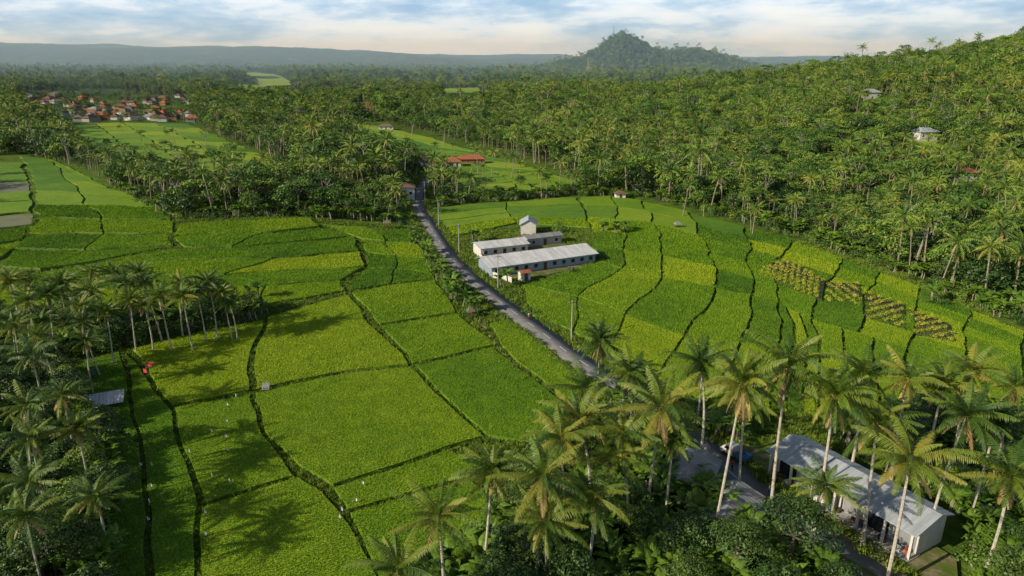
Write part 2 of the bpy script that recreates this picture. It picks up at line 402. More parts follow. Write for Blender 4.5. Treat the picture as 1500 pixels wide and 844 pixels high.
# ------------------------------------------------------------------ plant prototypes
def palm(h, lean, nf, nl, L, lw, seed, dead=3, far=False):
    r = random.Random(seed); mb = MB(); n = 9
    path = [Vector((lean * (k / n) ** 1.6, .3 * lean * math.sin(k / n * 3), h * k / n)) for k in range(n + 1)]
    rad = [.22 - .10 * k / n + (.12 if k == 0 else 0) for k in range(n + 1)]
    mb.tube(path, rad, 7 if not far else 5, 0)
    top = path[-1]
    for i in range(nf + dead):
        az = i * 2.399 + r.uniform(-.3, .3); u = i / nf
        isd = i >= nf
        e0 = math.radians(80 - 100 * min(u, 1) + r.uniform(-12, 12)) if not isd else math.radians(-50 + r.uniform(-15, 10))
        droop = math.radians(52 + r.uniform(-18, 30)) if not isd else math.radians(30)
        LL = L * r.uniform(.78, 1.12) * (.8 if u < .15 else 1) * (.7 if isd else 1)
        ns = 8; p = top.copy(); pts = [p.copy()]; dirs = []
        for k in range(ns):
            e = e0 - droop * ((k + .5) / ns) ** 1.3
            d = Vector((math.cos(az) * math.cos(e), math.sin(az) * math.cos(e), math.sin(e))); dirs.append(d)
            p = p + d * LL / ns; pts.append(p.copy())
        dirs.append(dirs[-1]); m = 2 if isd else 1; tb = min(1, max(0, r.gauss(.38, .26) + .25 * (u if u < 1 else 1)))
        side = Vector((-math.sin(az), math.cos(az), 0))
        mb.tube(pts[::2] if far else pts, [max(.012, .05 * (1 - k / 9)) for k in range(len(pts[::2] if far else pts))], 3, m, min(1, tb + .3), cap=False)
        tw = r.uniform(-.6, .6)
        for q in range(nl):
            t = .12 + .88 * (q + .5) / nl; x = t * ns; k = min(int(x), ns - 1); P = pts[k].lerp(pts[k+1], x - k); d = dirs[k]
            up = side.cross(d).normalized()
            prof = math.sin(math.pi * min(1, .2 + .78 * t)) ** .6
            for sgn in (-1, 1):
                sd = (side * math.cos(tw * .6) + up * math.sin(tw * .6) * 1).normalized() * sgn
                ll = LL * .20 * prof * r.uniform(.75, 1.15)
                dr = r.uniform(.3, .9)
                e = (sd * 1.0 + d * .6 + Vector((0, 0, -dr))).normalized()
                mid = P + e * ll * .5 + up * .03; e2 = (e + Vector((0, 0, -.6))).normalized()
                tip = mid + e2 * ll * .5
                w = d * lw
                if far: mb.add([P - w, P + w, tip], [(0, 1, 2)], m, min(1, max(0, tb + r.uniform(-.15, .15))))
                else: mb.add([P - w * .6, P + w * .6, mid + w * .8, mid - w * .8, tip], [(0, 1, 2, 3), (3, 2, 4)], m, min(1, max(0, tb + r.uniform(-.15, .15))))
    for i in range(8 if not far else 0):
        a = r.uniform(0, 6.28); c = top + Vector((math.cos(a) * .35, math.sin(a) * .35, -.35 + r.uniform(-.2, .1)))
        mb.tube([c + Vector((0, 0, -.18)), c + Vector((0, 0, -.1)), c + Vector((0, 0, .08)), c + Vector((0, 0, .17))], [.05, .14, .14, .04], 6, 3)
    return mb
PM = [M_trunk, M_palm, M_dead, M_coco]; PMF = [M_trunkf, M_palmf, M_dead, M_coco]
hero = [palm(18, .9, 26, 34, 5.8, .07, 11, 4), palm(18, -.6, 24, 34, 6.1, .07, 12), palm(18, .3, 31, 34, 5.3, .07, 13, 5), palm(18, -1.3, 22, 34, 6.0, .075, 14, 6), palm(18, 1.6, 27, 34, 5.6, .07, 15, 3), palm(18, 1.1, 20, 32, 5.0, .065, 16, 7)]
HEROES = []
for k, mb in enumerate(hero):
    o = mb.obj('palm_mesh', PM, do_link=False); HEROES.append(o.data); bpy.data.objects.remove(o)

def leafclump(mb, c, rx, ry, rz, n, sz, m, r, tb, up=.5, shell=.35):
    for _ in range(n):
        d = Vector((r.gauss(0, 1), r.gauss(0, 1), r.gauss(0, 1))).normalized(); q = 1 - shell * r.random() ** 1.5
        if d.z < -.3 and r.random() < .5: continue
        P = c + Vector((d.x * rx, d.y * ry, d.z * rz)) * q
        nn = (d + Vector((r.gauss(0, .5), r.gauss(0, .5), r.gauss(0, .5) + up))).normalized()
        a = nn.orthogonal().normalized(); a = Matrix.Rotation(r.uniform(0, 6.28), 3, nn) @ a; b = nn.cross(a)
        s = sz * r.uniform(.6, 1.3)
        mb.add([P - a * s * .5, P + b * s * .32, P + a * s * .5, P - b * s * .32], [(0, 1, 2, 3)], m, min(1, max(0, tb + r.uniform(-.2, .2))))
def tree(h, cr, seed, ncl=14, nleaf=70, sz=.5, flat=.6, low=.3, csz=.36):
    r = random.Random(seed); mb = MB()
    th = h * low; fork = Vector((r.uniform(-.4, .4), r.uniform(-.4, .4), th))
    mb.tube([(0, 0, -.5), (0.05, .05, th * .5), fork], [.32 * h / 12, .24 * h / 12, .2 * h / 12], 7, 0)
    for i in range(ncl):
        a = i * 2.4 + r.uniform(-.4, .4); rr_ = cr * math.sqrt((i + .5) / ncl) * r.uniform(.8, 1.1)
        top = h * (low + .12) + (h * (1 - low - .12)) * (1 - (rr_ / cr) ** 2 * (1 - flat * .35)) * r.uniform(.75, 1.05) * 1.0 - cr * .12
        c = Vector((math.cos(a) * rr_ * .85, math.sin(a) * rr_ * .85, top))
        if i % 2 == 0 or ncl < 10:
            mid = fork.lerp(c, .5) + Vector((r.uniform(-.4, .4), r.uniform(-.4, .4), -.3))
            mb.tube([fork, mid, c], [.13 * h / 12, .08 * h / 12, .03], 4, 0, cap=False)
        s = cr * csz * r.uniform(.75, 1.25)
        leafclump(mb, c, s, s, s * (.62 if flat < .8 else .3), nleaf, sz, 1, r, r.uniform(.1, .95))
        if flat < .8 and i % 3 == 0:
            c2 = Vector((c.x * 1.05, c.y * 1.05, max(h * .22, c.z - cr * .75))); leafclump(mb, c2, s, s, s * .8, nleaf // 2, sz, 1, r, r.uniform(.0, .6))
    return mb
LF = [M_bark, M_leaf]; LD = [M_bark, M_leafdk]; LP = [M_pale, M_leaf]
def banana(seed, h=3.2):
    r = random.Random(seed); mb = MB()
    for s in range(3):
        bx, by = r.uniform(-.9, .9), r.uniform(-.9, .9); hh = h * r.uniform(.5, .8)
        mb.tube([(bx, by, 0), (bx, by, hh)], [.14, .09], 6, 0)
        for i in range(8):
            az = i * 2.4 + r.uniform(-.3, .3); e = math.radians(r.uniform(40, 80)); p = Vector((bx, by, hh)); L = r.uniform(1.7, 2.5); ns = 5
            side = Vector((-math.sin(az), math.cos(az), 0)); vs = []
            for k in range(ns + 1):
                w = .36 * math.sin(math.pi * min(1, (k + .25) / (ns + .3))) + .03
                vs += [p + side * w - Vector((0, 0, w * .3)), p, p - side * w - Vector((0, 0, w * .3))]
                ee = e - math.radians(95) * (k / ns) ** 1.3
                p = p + Vector((math.cos(az) * math.cos(ee), math.sin(az) * math.cos(ee), math.sin(ee))) * L / ns
            fs = []
            for k in range(ns): fs += [(k*3, k*3+1, k*3+4, k*3+3), (k*3+1, k*3+2, k*3+5, k*3+4)]
            mb.add(vs, fs, 1, r.random())
    return mb
def bush(seed, w=1.4, h=1.2, n=160, sz=.3):
    r = random.Random(seed); mb = MB()
    for _ in range(4):
        c = Vector((r.uniform(-.5, .5) * w, r.uniform(-.5, .5) * w, h * r.uniform(.35, .6)))
        mb.tube([(0, 0, -.1), c], [.05, .02], 4, 0)
        leafclump(mb, c, w * .5, w * .5, h * .5, n // 4, sz, 1, r, r.uniform(.1, .9), shell=.6)
    return mb
def grass(seed, n=26, h=.55, w=.5):
    r = random.Random(seed); mb = MB()
    for _ in range(n):
        a = r.uniform(0, 6.28); q = r.random() * w; p = Vector((math.cos(a) * q, math.sin(a) * q, 0)); b = r.uniform(0, 6.28)
        d = Vector((math.cos(b), math.sin(b), 0)) * .07; t = p + Vector((r.gauss(0, .18), r.gauss(0, .18), h * r.uniform(.5, 1.2)))
        mb.add([p - d, p + d, t], [(0, 1, 2)], 0, r.random())
    return mb
def protos(cname, items):
    col = bpy.data.collections.new(cname)
    for i, (nm, mb, mats) in enumerate(items):
        o = mb.obj(nm, mats, do_link=False); col.objects.link(o)
    return col
def instancer(name, P, col, nidx, smin=.8, smax=1.2, tilt=.06, idx=None, scl=None):
    P = np.asarray(P, float)
    if P.shape[1] == 2: P = np.c_[P, H(P[:, 0], P[:, 1])]
    n = len(P); me = bpy.data.meshes.new(name); me.vertices.add(n); me.vertices.foreach_set('co', P.astype(np.float32).ravel())
    rot = np.c_[rng.normal(0, tilt, n), rng.normal(0, tilt, n), rng.uniform(0, 6.28, n)].astype(np.float32)
    a = me.attributes.new('rot', 'FLOAT_VECTOR', 'POINT'); a.data.foreach_set('vector', rot.ravel())
    s = rng.uniform(smin, smax, n) if scl is None else scl * rng.uniform(smin, smax, n)
    a = me.attributes.new('scl', 'FLOAT', 'POINT'); a.data.foreach_set('value', s.astype(np.float32))
    ix = rng.integers(0, nidx, n) if idx is None else idx
    a = me.attributes.new('idx', 'INT', 'POINT'); a.data.foreach_set('value', ix.astype(np.int32))
    o = link(bpy.data.objects.new(name, me))
    ng = bpy.data.node_groups.new(name + '_scatter', 'GeometryNodeTree')
    ng.interface.new_socket('Geometry', in_out='INPUT', socket_type='NodeSocketGeometry')
    ng.interface.new_socket('Geometry', in_out='OUTPUT', socket_type='NodeSocketGeometry')
    gi = ng.nodes.new('NodeGroupInput'); go = ng.nodes.new('NodeGroupOutput')
    ci = ng.nodes.new('GeometryNodeCollectionInfo'); ci.inputs[0].default_value = col
    ci.inputs['Separate Children'].default_value = True; ci.inputs['Reset Children'].default_value = True
    ip = ng.nodes.new('GeometryNodeInstanceOnPoints'); ip.inputs['Pick Instance'].default_value = True
    def na_(nm, ty):
        k = ng.nodes.new('GeometryNodeInputNamedAttribute'); k.data_type = ty; k.inputs[0].default_value = nm
        return [q for q in k.outputs if q.enabled][0]
    L = ng.links.new
    L(gi.outputs[0], ip.inputs['Points']); L(ci.outputs[0], ip.inputs['Instance'])
    L(na_('idx', 'INT'), ip.inputs['Instance Index']); L(na_('rot', 'FLOAT_VECTOR'), ip.inputs['Rotation']); L(na_('scl', 'FLOAT'), ip.inputs['Scale'])
    L(ip.outputs[0], go.inputs[0])
    md = o.modifiers.new('scatter', 'NODES'); md.node_group = ng
    return o
# 0-2 palms, 3-7 broadleaf, 8 = tall pale-trunk
forest_items = [('a_palm', palm(12, .9, 20, 10, 4.6, .18, 1, 2, True), PMF), ('b_palm', palm(14.5, -.8, 18, 10, 4.8, .18, 2, 2, True), PMF), ('c_palm', palm(9.5, .3, 19, 10, 4.4, .18, 3, 2, True), PMF),
 ('d_tree', tree(11, 4.8, 21, 15, 60, .7, .62), LF), ('e_tree', tree(9, 4.4, 22, 13, 60, .7, .6, .25), LD), ('f_tree', tree(13, 5.6, 23, 17, 60, .75, .65), LF),
 ('g_tree', tree(12, 6.0, 24, 13, 70, .65, 1, low=.5, csz=.36), LF), ('h_tree', tree(7, 3.8, 25, 12, 60, .65, .55, .2), LD), ('i_tree', tree(16, 5.6, 26, 13, 56, .65, 1, low=.55, csz=.32), LP)]
FOREST = protos('forest_trees', forest_items)
under_items = [('a_banana', banana(1), [M_pale, M_ban]), ('b_banana', banana(2, 2.6), [M_pale, M_ban]), ('c_bush', bush(1, 2.2, 2.0, 300, .3), LF),
  ('d_bush', bush(2, 1.8, 1.5, 240, .28), LD), ('e_bush', bush(3, 2.6, 2.6, 380, .32), LF)]
UNDER = protos('understory', under_items)
GRASS = protos('grass_tufts', [('a_grass', grass(1), [M_grass]), ('b_grass', grass(2, 30, .8, .6), [M_grass]), ('c_bush', bush(7, .8, .7, 80, .16), LF)])
FLOW = protos('flowering', [('a_flower', bush(9, 1.0, 1.0, 130, .2), [M_bark, M_flower]), ('b_flower', bush(10, .9, .9, 130, .2), [M_bark, M_flower])])
NEART = protos('near_trees', [('a_tree', tree(9, 4.0, 31, 22, 190, .34, .6, .3), LD), ('b_tree', tree(7.5, 3.6, 32, 20, 190, .3, .6, .25), LF), ('c_tree', tree(11, 4.6, 33, 24, 190, .32, 1, low=.5), LD)])

# ------------------------------------------------------------------ forests
OPEN = [GP(p) for p in [
 [(-120,232),(30,226),(115,246),(245,318),(300,321),(470,317),(600,328),(640,410),(500,434),(-120,560)],
 [(598,300),(850,284),(960,290),(1160,345),(1250,375),(1350,412),(1420,445),(1520,482),(1700,520),(1700,700),(640,700)],
 [(425,176),(560,180),(645,198),(750,230),(860,264),(850,286),(690,296),(655,280),(580,225),(470,196)],
 [(88,180),(277,178),(430,240),(452,268),(280,272),(150,256),(120,232)],
 [(25,136),(120,130),(275,140),(295,180),(60,182)]]] + CL + [GP([(520,150),(550,150),(560,166),(515,166)]), GP([(655,112),(690,112),(700,124),(650,124)])]
def forest_pts(y0, y1, s, wmul=.86):
    ys = np.arange(y0, y1, s); out = []
    for y in ys:
        xs = np.arange(-wmul * y - 40, wmul * y + 40, s); out.append(np.stack([xs, np.full(len(xs), y)], -1))
    P = np.concatenate(out); P += rng.uniform(-.48, .48, P.shape) * s
    for o in OPEN: P = P[~pip(P, o)]
    g = wob(P[:, 0], P[:, 1], 43) * .6 + wob(P[:, 0] + 50, P[:, 1], 17) * .4
    return P[(g < .6) | (rng.random(len(P)) < .25)]
def choose(P, pp):
    n = len(P); ph = wob(P[:, 0], P[:, 1], 37) * .4 + wob(P[:, 0], P[:, 1], 11) * .2
    ispalm = rng.random(n) < (pp + ph)
    bl = rng.choice([3, 4, 5, 6, 7, 7, 4, 3, 3, 5, 6, 4, 8], n)
    return np.where(ispalm, rng.integers(0, 3, n), bl)
def sizes(P, w):
    s = 1 + .25 * wob(P[:, 0], P[:, 1], w); return np.where(rng.random(len(P)) < .05, s * 1.4, s)
A = forest_pts(176, 600, 5.4); dR = np.min(np.linalg.norm(A[:, None, :] - RC[None, ::4, :], axis=2), axis=1); A = A[dR > 6]
instancer('tropical_forest', A, FOREST, 9, .6, 1.15, .06, idx=choose(A, .40), scl=sizes(A, 23))
B = forest_pts(600, 1500, 8.6); instancer('tropical_forest', B, FOREST, 9, .6, 1.35, .05, idx=choose(B, .2), scl=sizes(B, 51))
C = forest_pts(1500, 4200, 22, .8); instancer('distant_forest', C, FOREST, 9, 1.2, 2.3, .05, idx=np.where(rng.random(len(C)) < .1, 1, rng.choice([3, 4, 5, 7], len(C))))
mtn = np.c_[rng.uniform(150, 1150, 6000), rng.uniform(2700, 3200, 6000)]
instancer('mountain_forest', mtn, FOREST, 9, .8, 1.25, .05, idx=rng.choice([3, 4, 5, 7], 6000))

def scatter(polys_px, s, world=False):
    out = []
    for p in polys_px:
        q = GP(p) if not world else np.array(p, float); mn, mx = q.min(0), q.max(0)
        gx, gy = np.meshgrid(np.arange(mn[0], mx[0], s), np.arange(mn[1], mx[1], s)); P = np.stack([gx.ravel(), gy.ravel()], -1)
        P += rng.uniform(-.5, .5, P.shape) * s; out.append(P[pip(P, q)])
    P = np.concatenate(out)
    dR = np.min(np.linalg.norm(P[:, None, :] - RC[None, ::3, :], axis=2), axis=1); return P[dR > 4.0]
SHOPC = np.array([(30,88),(41,92),(54.5,69.5),(48,61),(44,58)])
F1 = [(-120,470),(60,462),(200,462),(330,455),(385,452),(392,472),(300,484),(190,508),(92,530),(-120,600)]
F2 = [(-200,585),(60,555),(95,555),(145,640),(165,700),(160,844),(170,960),(-400,960)]
F7 = [(560,900),(640,850),(720,770),(790,690),(845,625),(900,590),(960,615),(1010,665),(1040,720),(1090,790),(1200,850),(1300,900),(1300,1000),(560,1000)]
F8 = [(1210,640),(1330,610),(1560,610),(1800,1000),(1480,1000),(1440,830),(1420,760)]
F9 = [(900,590),(930,570),(1010,600),(1090,640),(1120,660),(1060,650),(1010,640)]
F10 = [(47,57),(52,62),(56,70),(66,77),(75,62),(75,45),(58,40)]
def notshop(P): return P[~pip(P, SHOPC)]
U = np.concatenate([scatter([F1], 2.2), scatter([F2], 2.0), notshop(scatter([F7], 1.8)), notshop(scatter([F8], 2.2)), notshop(scatter([F9], 2.0)), notshop(scatter([F10], 1.8, True))])
instancer('undergrowth', U, UNDER, 5, .8, 1.4, .1)
for grp, keep in ((scatter([F1], 6.0), .55), (scatter([F2], 4.3), .97), (notshop(scatter([F7], 5.2)), .75), (notshop(scatter([F8], 6.5)), .7), (notshop(scatter([F10], 6, True)), .5)):
    for p in grp:
        if random.random() > keep: continue
        if math.hypot(p[0] - 24.2, p[1] - 79) < 6 or math.hypot(p[0] - 26.8, p[1] - 71) < 6: continue
        src = NEART.objects[random.randrange(3)]
        o = bpy.data.objects.new('broadleaf_tree', src.data); s = random.uniform(.5, .95)
        o.location = (p[0], p[1], float(H(*p)) - .1); o.rotation_euler = (0, 0, random.uniform(0, 6.28)); o.scale = (s, s, s); link(o)
E3 = [(150,262),(300,275),(450,272),(590,290),(602,328),(470,318),(300,322),(245,320),(170,280)]
U3 = scatter([E3], 3.2)
band = scatter([[(850,270),(960,276),(1160,328),(1250,355),(1350,392),(1420,420),(1540,465),(1520,484),(1420,446),(1350,413),(1250,376),(1160,346),(960,291),(850,286)],
  [(640,292),(850,276),(850,286),(640,302)]], 3.0)
edge_r = np.concatenate([catmull([G(a, b)[:2] for a, b in L], 2.4) for L in
   [[(850,286),(960,291),(1160,346),(1250,376),(1350,413),(1420,446),(1520,484)],[(245,321),(470,318),(600,328)],[(603,335),(622,370),(645,400),(672,440),(700,462)],[(640,300),(740,292),(850,285)]]])
edge_r = edge_r + rng.normal(0, 1.2, edge_r.shape)
extra = np.concatenate([G(a, b)[None, :2] for a, b in [(888,340),(900,342),(912,338),(905,345),(815,335),(822,340),(650,425),(655,432),(660,425),(668,438),(640,400),(646,410),(370,440),(1355,445),(1365,440),(1375,448),(690,365),(700,355),(880,380),(740,420),(835,400)]])
HU = np.concatenate([U3, band, edge_r, extra]); instancer('hedge_undergrowth', HU, UNDER, 5, .75, 1.4, .1)

# grass on the bunds, verges
NG = 80000
ys = rng.uniform(0, 1, NG); yy = 60 + 170 * ys; xx = rng.uniform(-.75, .75, NG) * yy; GPp = np.c_[xx, yy]
for q in [p[0] for p in parcels]:
    if q[:, 1].min() < 260: GPp = GPp[~pip(GPp, q)]
dR = np.min(np.linalg.norm(GPp[:, None, :] - RC[None, ::3, :], axis=2), axis=1); GPp = GPp[dR > 2.9]; GPp = notshop(GPp)
for f in (F1, F2, F7, F8): GPp = GPp[~pip(GPp, GP(f))]
instancer('bund_grass', np.c_[GPp, H(GPp[:, 0], GPp[:, 1]) - .12], GRASS, 3, .5, 1.0, .15, idx=rng.choice([0, 1, 0, 1, 0, 1, 2], len(GPp)))
vg = []
for sgn in (-1, 1):
    for _ in range(4):
        n = np.stack([-T[:, 1], T[:, 0]], -1); vg.append(RC + n * sgn * rng.uniform(2.8, 4.8, (len(RC), 1)) + rng.normal(0, .3, RC.shape))
vg.append(DC + rng.normal(0, 1.1, DC.shape)); vg.append(DC + rng.normal(0, 1.4, DC.shape))
vg = np.concatenate(vg); instancer('verge_grass', np.c_[vg, H(vg[:, 0], vg[:, 1]) - .12], GRASS, 3, .8, 1.8, .15)

# marigold rows on bare soil beds
M_soil = simple('tilled_soil', (.035, .05, .018), .95, 1, .4, .5, obj=False)
fl = []
for quad in [[(1112,392),(1156,386),(1208,416),(1204,442),(1106,406)], [(1210,416),(1258,420),(1266,452),(1206,444)], [(1268,432),(1324,452),(1328,486),(1264,466)], [(1330,456),(1390,480),(1400,504),(1332,490)]]:
    q = GP(quad)
    parcel('flower_bed', [q], 'soil', gap=.1, h=.60, wob_on=False).obj('flower_bed', [M_soil, M_earth])
    d1 = q[1] - q[0]; d1 /= np.linalg.norm(d1); d2 = np.array([-d1[1], d1[0]]); c0 = q.mean(0); qi = inset(q, .4)
    hc = float(H(*c0))
    for a in np.arange(-30, 30, 1.9):
        for b in np.arange(-30, 30, 2.9):
            P = c0 + d2 * a + d1 * b + rng.normal(0, .1, 2)
            if pip(P[None], qi)[0]: fl.append((P[0], P[1], .65 * hc + .35 * float(H(*P)) + .55))
instancer('marigold_crop', np.array(fl), FLOW, 2, 1.0, 1.25, .1)

# ------------------------------------------------------------------ foreground palms, one object each
def put_palm(cx, cy, h, sc=1.0):
    p = G(cx, cy, up=h); me = HEROES[random.randrange(6)]
    o = bpy.data.objects.new('coconut_palm', me); s = h / 18; sc *= random.uniform(.82, 1.05)
    o.location = (p[0], p[1], p[2] - .2); o.scale = (sc, sc, s); o.rotation_euler = (random.uniform(-.07, .07), random.uniform(-.07, .07), random.uniform(0, 6.28)); link(o)
for c in [(875,497,16),(905,548,15),(958,585,17),(1068,562,22),(1160,535,21),(1225,585,20),(1340,560,18),(1335,680,16),(1480,690,15),(1400,605,18),(1270,550,17),(1490,570,17),
  (705,690,14),(785,700,15),(648,755,13),(835,640,14),(872,600,15),(560,835,12),(930,635,14),(862,720,12),(1300,615,17),(1040,520,17),(1430,545,16),(890,660,12),(1200,710,10),(800,760,11),(930,545,14),(1380,560,16),(1455,620,15),(1100,585,15),(850,560,14),(985,640,13)]:
    put_palm(*c)
for c in [(48,408,12),(85,418,12),(112,448,12),(205,395,13),(238,432,12),(165,402,13),(305,412,13),(270,432,12),(130,470,11),(45,520,13),(15,410,13),(340,440,9),(185,440,11),(5,470,12),(80,465,11),(20,600,14),(110,625,11),(60,700,11),(20,480,12),(130,720,10),(290,420,12),(40,760,12),
  (60,430,13),(100,405,13),(140,425,12),(180,415,13),(222,412,13),(255,415,12),(330,425,11),(30,440,12),(70,490,12),(150,455,11),(212,445,10),(120,500,10),(90,580,12),(40,640,12),(140,395,12)]:
    put_palm(*c, .82)

# ------------------------------------------------------------------ buildings
M_wall = simple('plaster_wall', (.62, .60, .54), .85, .8, .15, .1)
M_bluew = simple('pale_blue_wall', (.26, .31, .36), .8, .8, .15, .1)
M_brick = simple('red_brick', (.30, .13, .08), .9, 2, .3, .3)
M_tile = simple('clay_tile_roof', (.34, .12, .06), .85, 1.2, .35, .5)
M_tiled = simple('weathered_tile_roof', (.17, .10, .07), .9, 1.2, .4, .5)
M_thatch = simple('thatch', (.17, .14, .09), .95, 3, .4, .8)
M_glass = simple('dark_window', (.02, .025, .03), .15, 1, .1, 0, .6)
M_wood = simple('dark_wood', (.09, .055, .03), .7, 3, .3, .3)
M_conc = simple('concrete', (.36, .35, .33), .9, 1.5, .2, .2)
M_blue = simple('blue_paint', (.05, .15, .34), .4, 1, .1, 0, .5)
M_red = simple('red_paint', (.42, .05, .04), .5, 1, .15, 0)
M_black = simple('black_rubber', (.02, .02, .02), .8)
def metalroof(name, c, rust=.3):
    m, nt, out = newmat(name); f = noise(nt, .5, 6, .7, obj=True)
    tc = N(nt, 'ShaderNodeTexCoord'); mp = N(nt, 'ShaderNodeMapping'); mp.inputs['Scale'].default_value = (1.1, .12, .12); nt.links.new(tc.outputs['Object'], mp.inputs[0])
    f2 = noise(nt, 1.3, 5, .6, vec=mp.outputs[0])
    c1 = ramp(nt, f2, [(.35, tuple(v * .68 for v in c)), (.65, c)])
    c2 = mixc(nt, ramp(nt, f, [(.5, (0, 0, 0)), (.75, (rust, rust, rust))]), c1, (.22, .14, .09))
    princ(nt, out, c2, .5, .4, None, .0); return m
M_zinc = metalroof('zinc_roof', (.46, .50, .54)); M_wroof = metalroof('white_metal_roof', (.70, .71, .70), .4); M_groof = metalroof('grey_metal_roof', (.30, .31, .32), .6)
def gable(mb, w, d, z, rise, oh, m=0, th=.1, ridge=0.0, corr=0):
    X0, X1 = -w / 2 - oh, w / 2 + oh; y0, y1 = -d / 2 - oh, d / 2 + oh
    n = max(1, int((X1 - X0) / .3)) if corr else 1
    for (ya, za, yb, zb) in ((y0, z, ridge, z + rise), (ridge, z + rise, y1, z)):
        vs = []
        for k in range(n + 1):
            x = X0 + (X1 - X0) * k / n; o = corr * (k % 2)
            vs += [(x, ya, za + o), (x, yb, zb + o), (x, ya, za - th), (x, yb, zb - th)]
        fs = []
        for k in range(n):
            a = 4 * k; b = a + 4; fs += [(a, b, b + 1, a + 1), (a + 2, a + 3, b + 3, b + 2), (a, a + 2, b + 2, b), (a + 1, b + 1, b + 3, a + 3)]
        fs += [(0, 1, 3, 2), (4*n, 4*n+2, 4*n+3, 4*n+1)]; mb.add(vs, fs, m)
def house(name, loc, rz, w, d, h, rise, wallm, roofm, roof='gable', oh=.5, ridge=0, nwin=3, corr=0, doors=1, frames=None):
    e = empty(name, loc, rz)
    b = MB(); b.box((0, 0, h / 2 - .3), (w, d, h + .6))
    if roof == 'gable':
        zr = h + rise * .86
        for s in (-1, 1):
            x = s * (w / 2); b.add([(x, -d/2, h), (x, d/2, h), (x, ridge, zr), (x - s*.15, -d/2, h), (x - s*.15, d/2, h), (x - s*.15, ridge, zr)], [(0, 1, 2), (3, 5, 4), (0, 2, 5, 3), (1, 4, 5, 2)])
    b.obj('walls', [wallm], e)
    r = MB()
    if roof == 'gable': gable(r, w, d, h + .08, rise, oh, 0, .1, ridge, corr)
    else:
        a, c = w / 2 + oh, d / 2 + oh; rl = max(0.05, w / 2 - d / 2); z = h + .05
        vs = [(-a, -c, z), (a, -c, z), (a, c, z), (-a, c, z), (-rl, 0, z + rise), (rl, 0, z + rise), (-a, -c, z - .15), (a, -c, z - .15), (a, c, z - .15), (-a, c, z - .15)]
        r.add(vs, [(0, 1, 5, 4), (1, 2, 5), (2, 3, 4, 5), (3, 0, 4), (0, 6, 7, 1), (1, 7, 8, 2), (2, 8, 9, 3), (3, 9, 6, 0), (6, 9, 8, 7)])
        r.tube([(-rl - .1, 0, z + rise + .03), (rl + .1, 0, z + rise + .03)], [.13, .13], 6)
    r.obj('roof', [roofm], e)
    g = MB(); f = MB()
    for side in (-1, 1):
        for k in range(nwin):
            x = -w / 2 + w * (k + .5) / nwin
            if side < 0 and doors and k == nwin // 2: continue
            f.box((x, side * (d / 2 + .02), h * .55), (1.3, .08, 1.25)); g.box((x, side * (d / 2 + .05), h * .55), (1.1, .06, 1.05))
    f.obj('window_frames', [frames or M_white], e); g.obj('windows', [M_glass], e)
    if doors:
        q = MB(); q.box((-w / 2 + w * (nwin // 2 + .5) / nwin, -d / 2 - .04, 1.05), (1.0, .1, 2.1)); q.obj('door', [M_wood], e)
    return e
def at(px, py): p = G(px, py); return (p[0], p[1], p[2])
p0 = G(722, 405); p1 = G(868, 384); rz = math.atan2(p1[1] - p0[1], p1[0] - p0[0]); Lb = np.linalg.norm(p1[:2] - p0[:2]) + 1
mid = (p0 + p1) / 2; nx = np.array([-math.sin(rz), math.cos(rz)])
house('long_barn', (mid[0] + nx[0] * 4, mid[1] + nx[1] * 4, mid[2]), rz, Lb, 9.0, 2.7, 1.3, M_bluew, M_wroof, 'gable', .8, 2.0, 11, .05, 1, M_bluew)
q = G(738, 377); e = house('open_shed', (q[0] - 1, q[1] + 5, q[2]), rz - .05, 15, 6.5, 2.8, .8, M_wall, M_wroof, 'gable', .5, 1.6, 5, .04)
q = G(790, 362); house('store_shed', (q[0] + 1, q[1] + 4, q[2]), rz, 12, 4, 2.6, .7, M_conc, M_groof, 'gable', .4, 0, 3, .04)
q = G(774, 341); house('white_house', (q[0], q[1] + 1, q[2]), rz + 1.1, 6.5, 5, 3.2, 1.7, M_wall, M_zinc, 'gable', .5, 0, 2)
q = G(768, 410); house('guard_hut', (q[0], q[1], q[2]), rz, 2.6, 2.2, 2.1, .6, M_wall, M_tile, 'gable', .3, 0, 1)
wl = MB(); W0 = G(700,372); W1 = G(722,406); W2 = G(750,414)
for a, b in ((W0, W1), (W1, W2)):
    m_ = (a + b) / 2; Lw = np.linalg.norm((b - a)[:2]); wl.box((m_[0], m_[1], m_[2] + .7), (Lw - .05, .2, 1.5), rot=math.atan2(b[1] - a[1], b[0] - a[0]))
wl.obj('compound_wall', [M_wall])
cl = MB()
for k in range(44):
    p = G(random.uniform(703, 760), random.uniform(372, 400)); s = random.uniform(.4, 1.2); cl.box((p[0], p[1], p[2] + s * .4), (s * 1.3, s, s * .8), random.randrange(3), rot=random.uniform(0, 3))
cl.obj('stacked_crates', [M_white, M_zinc, M_wood], bevel=.03)

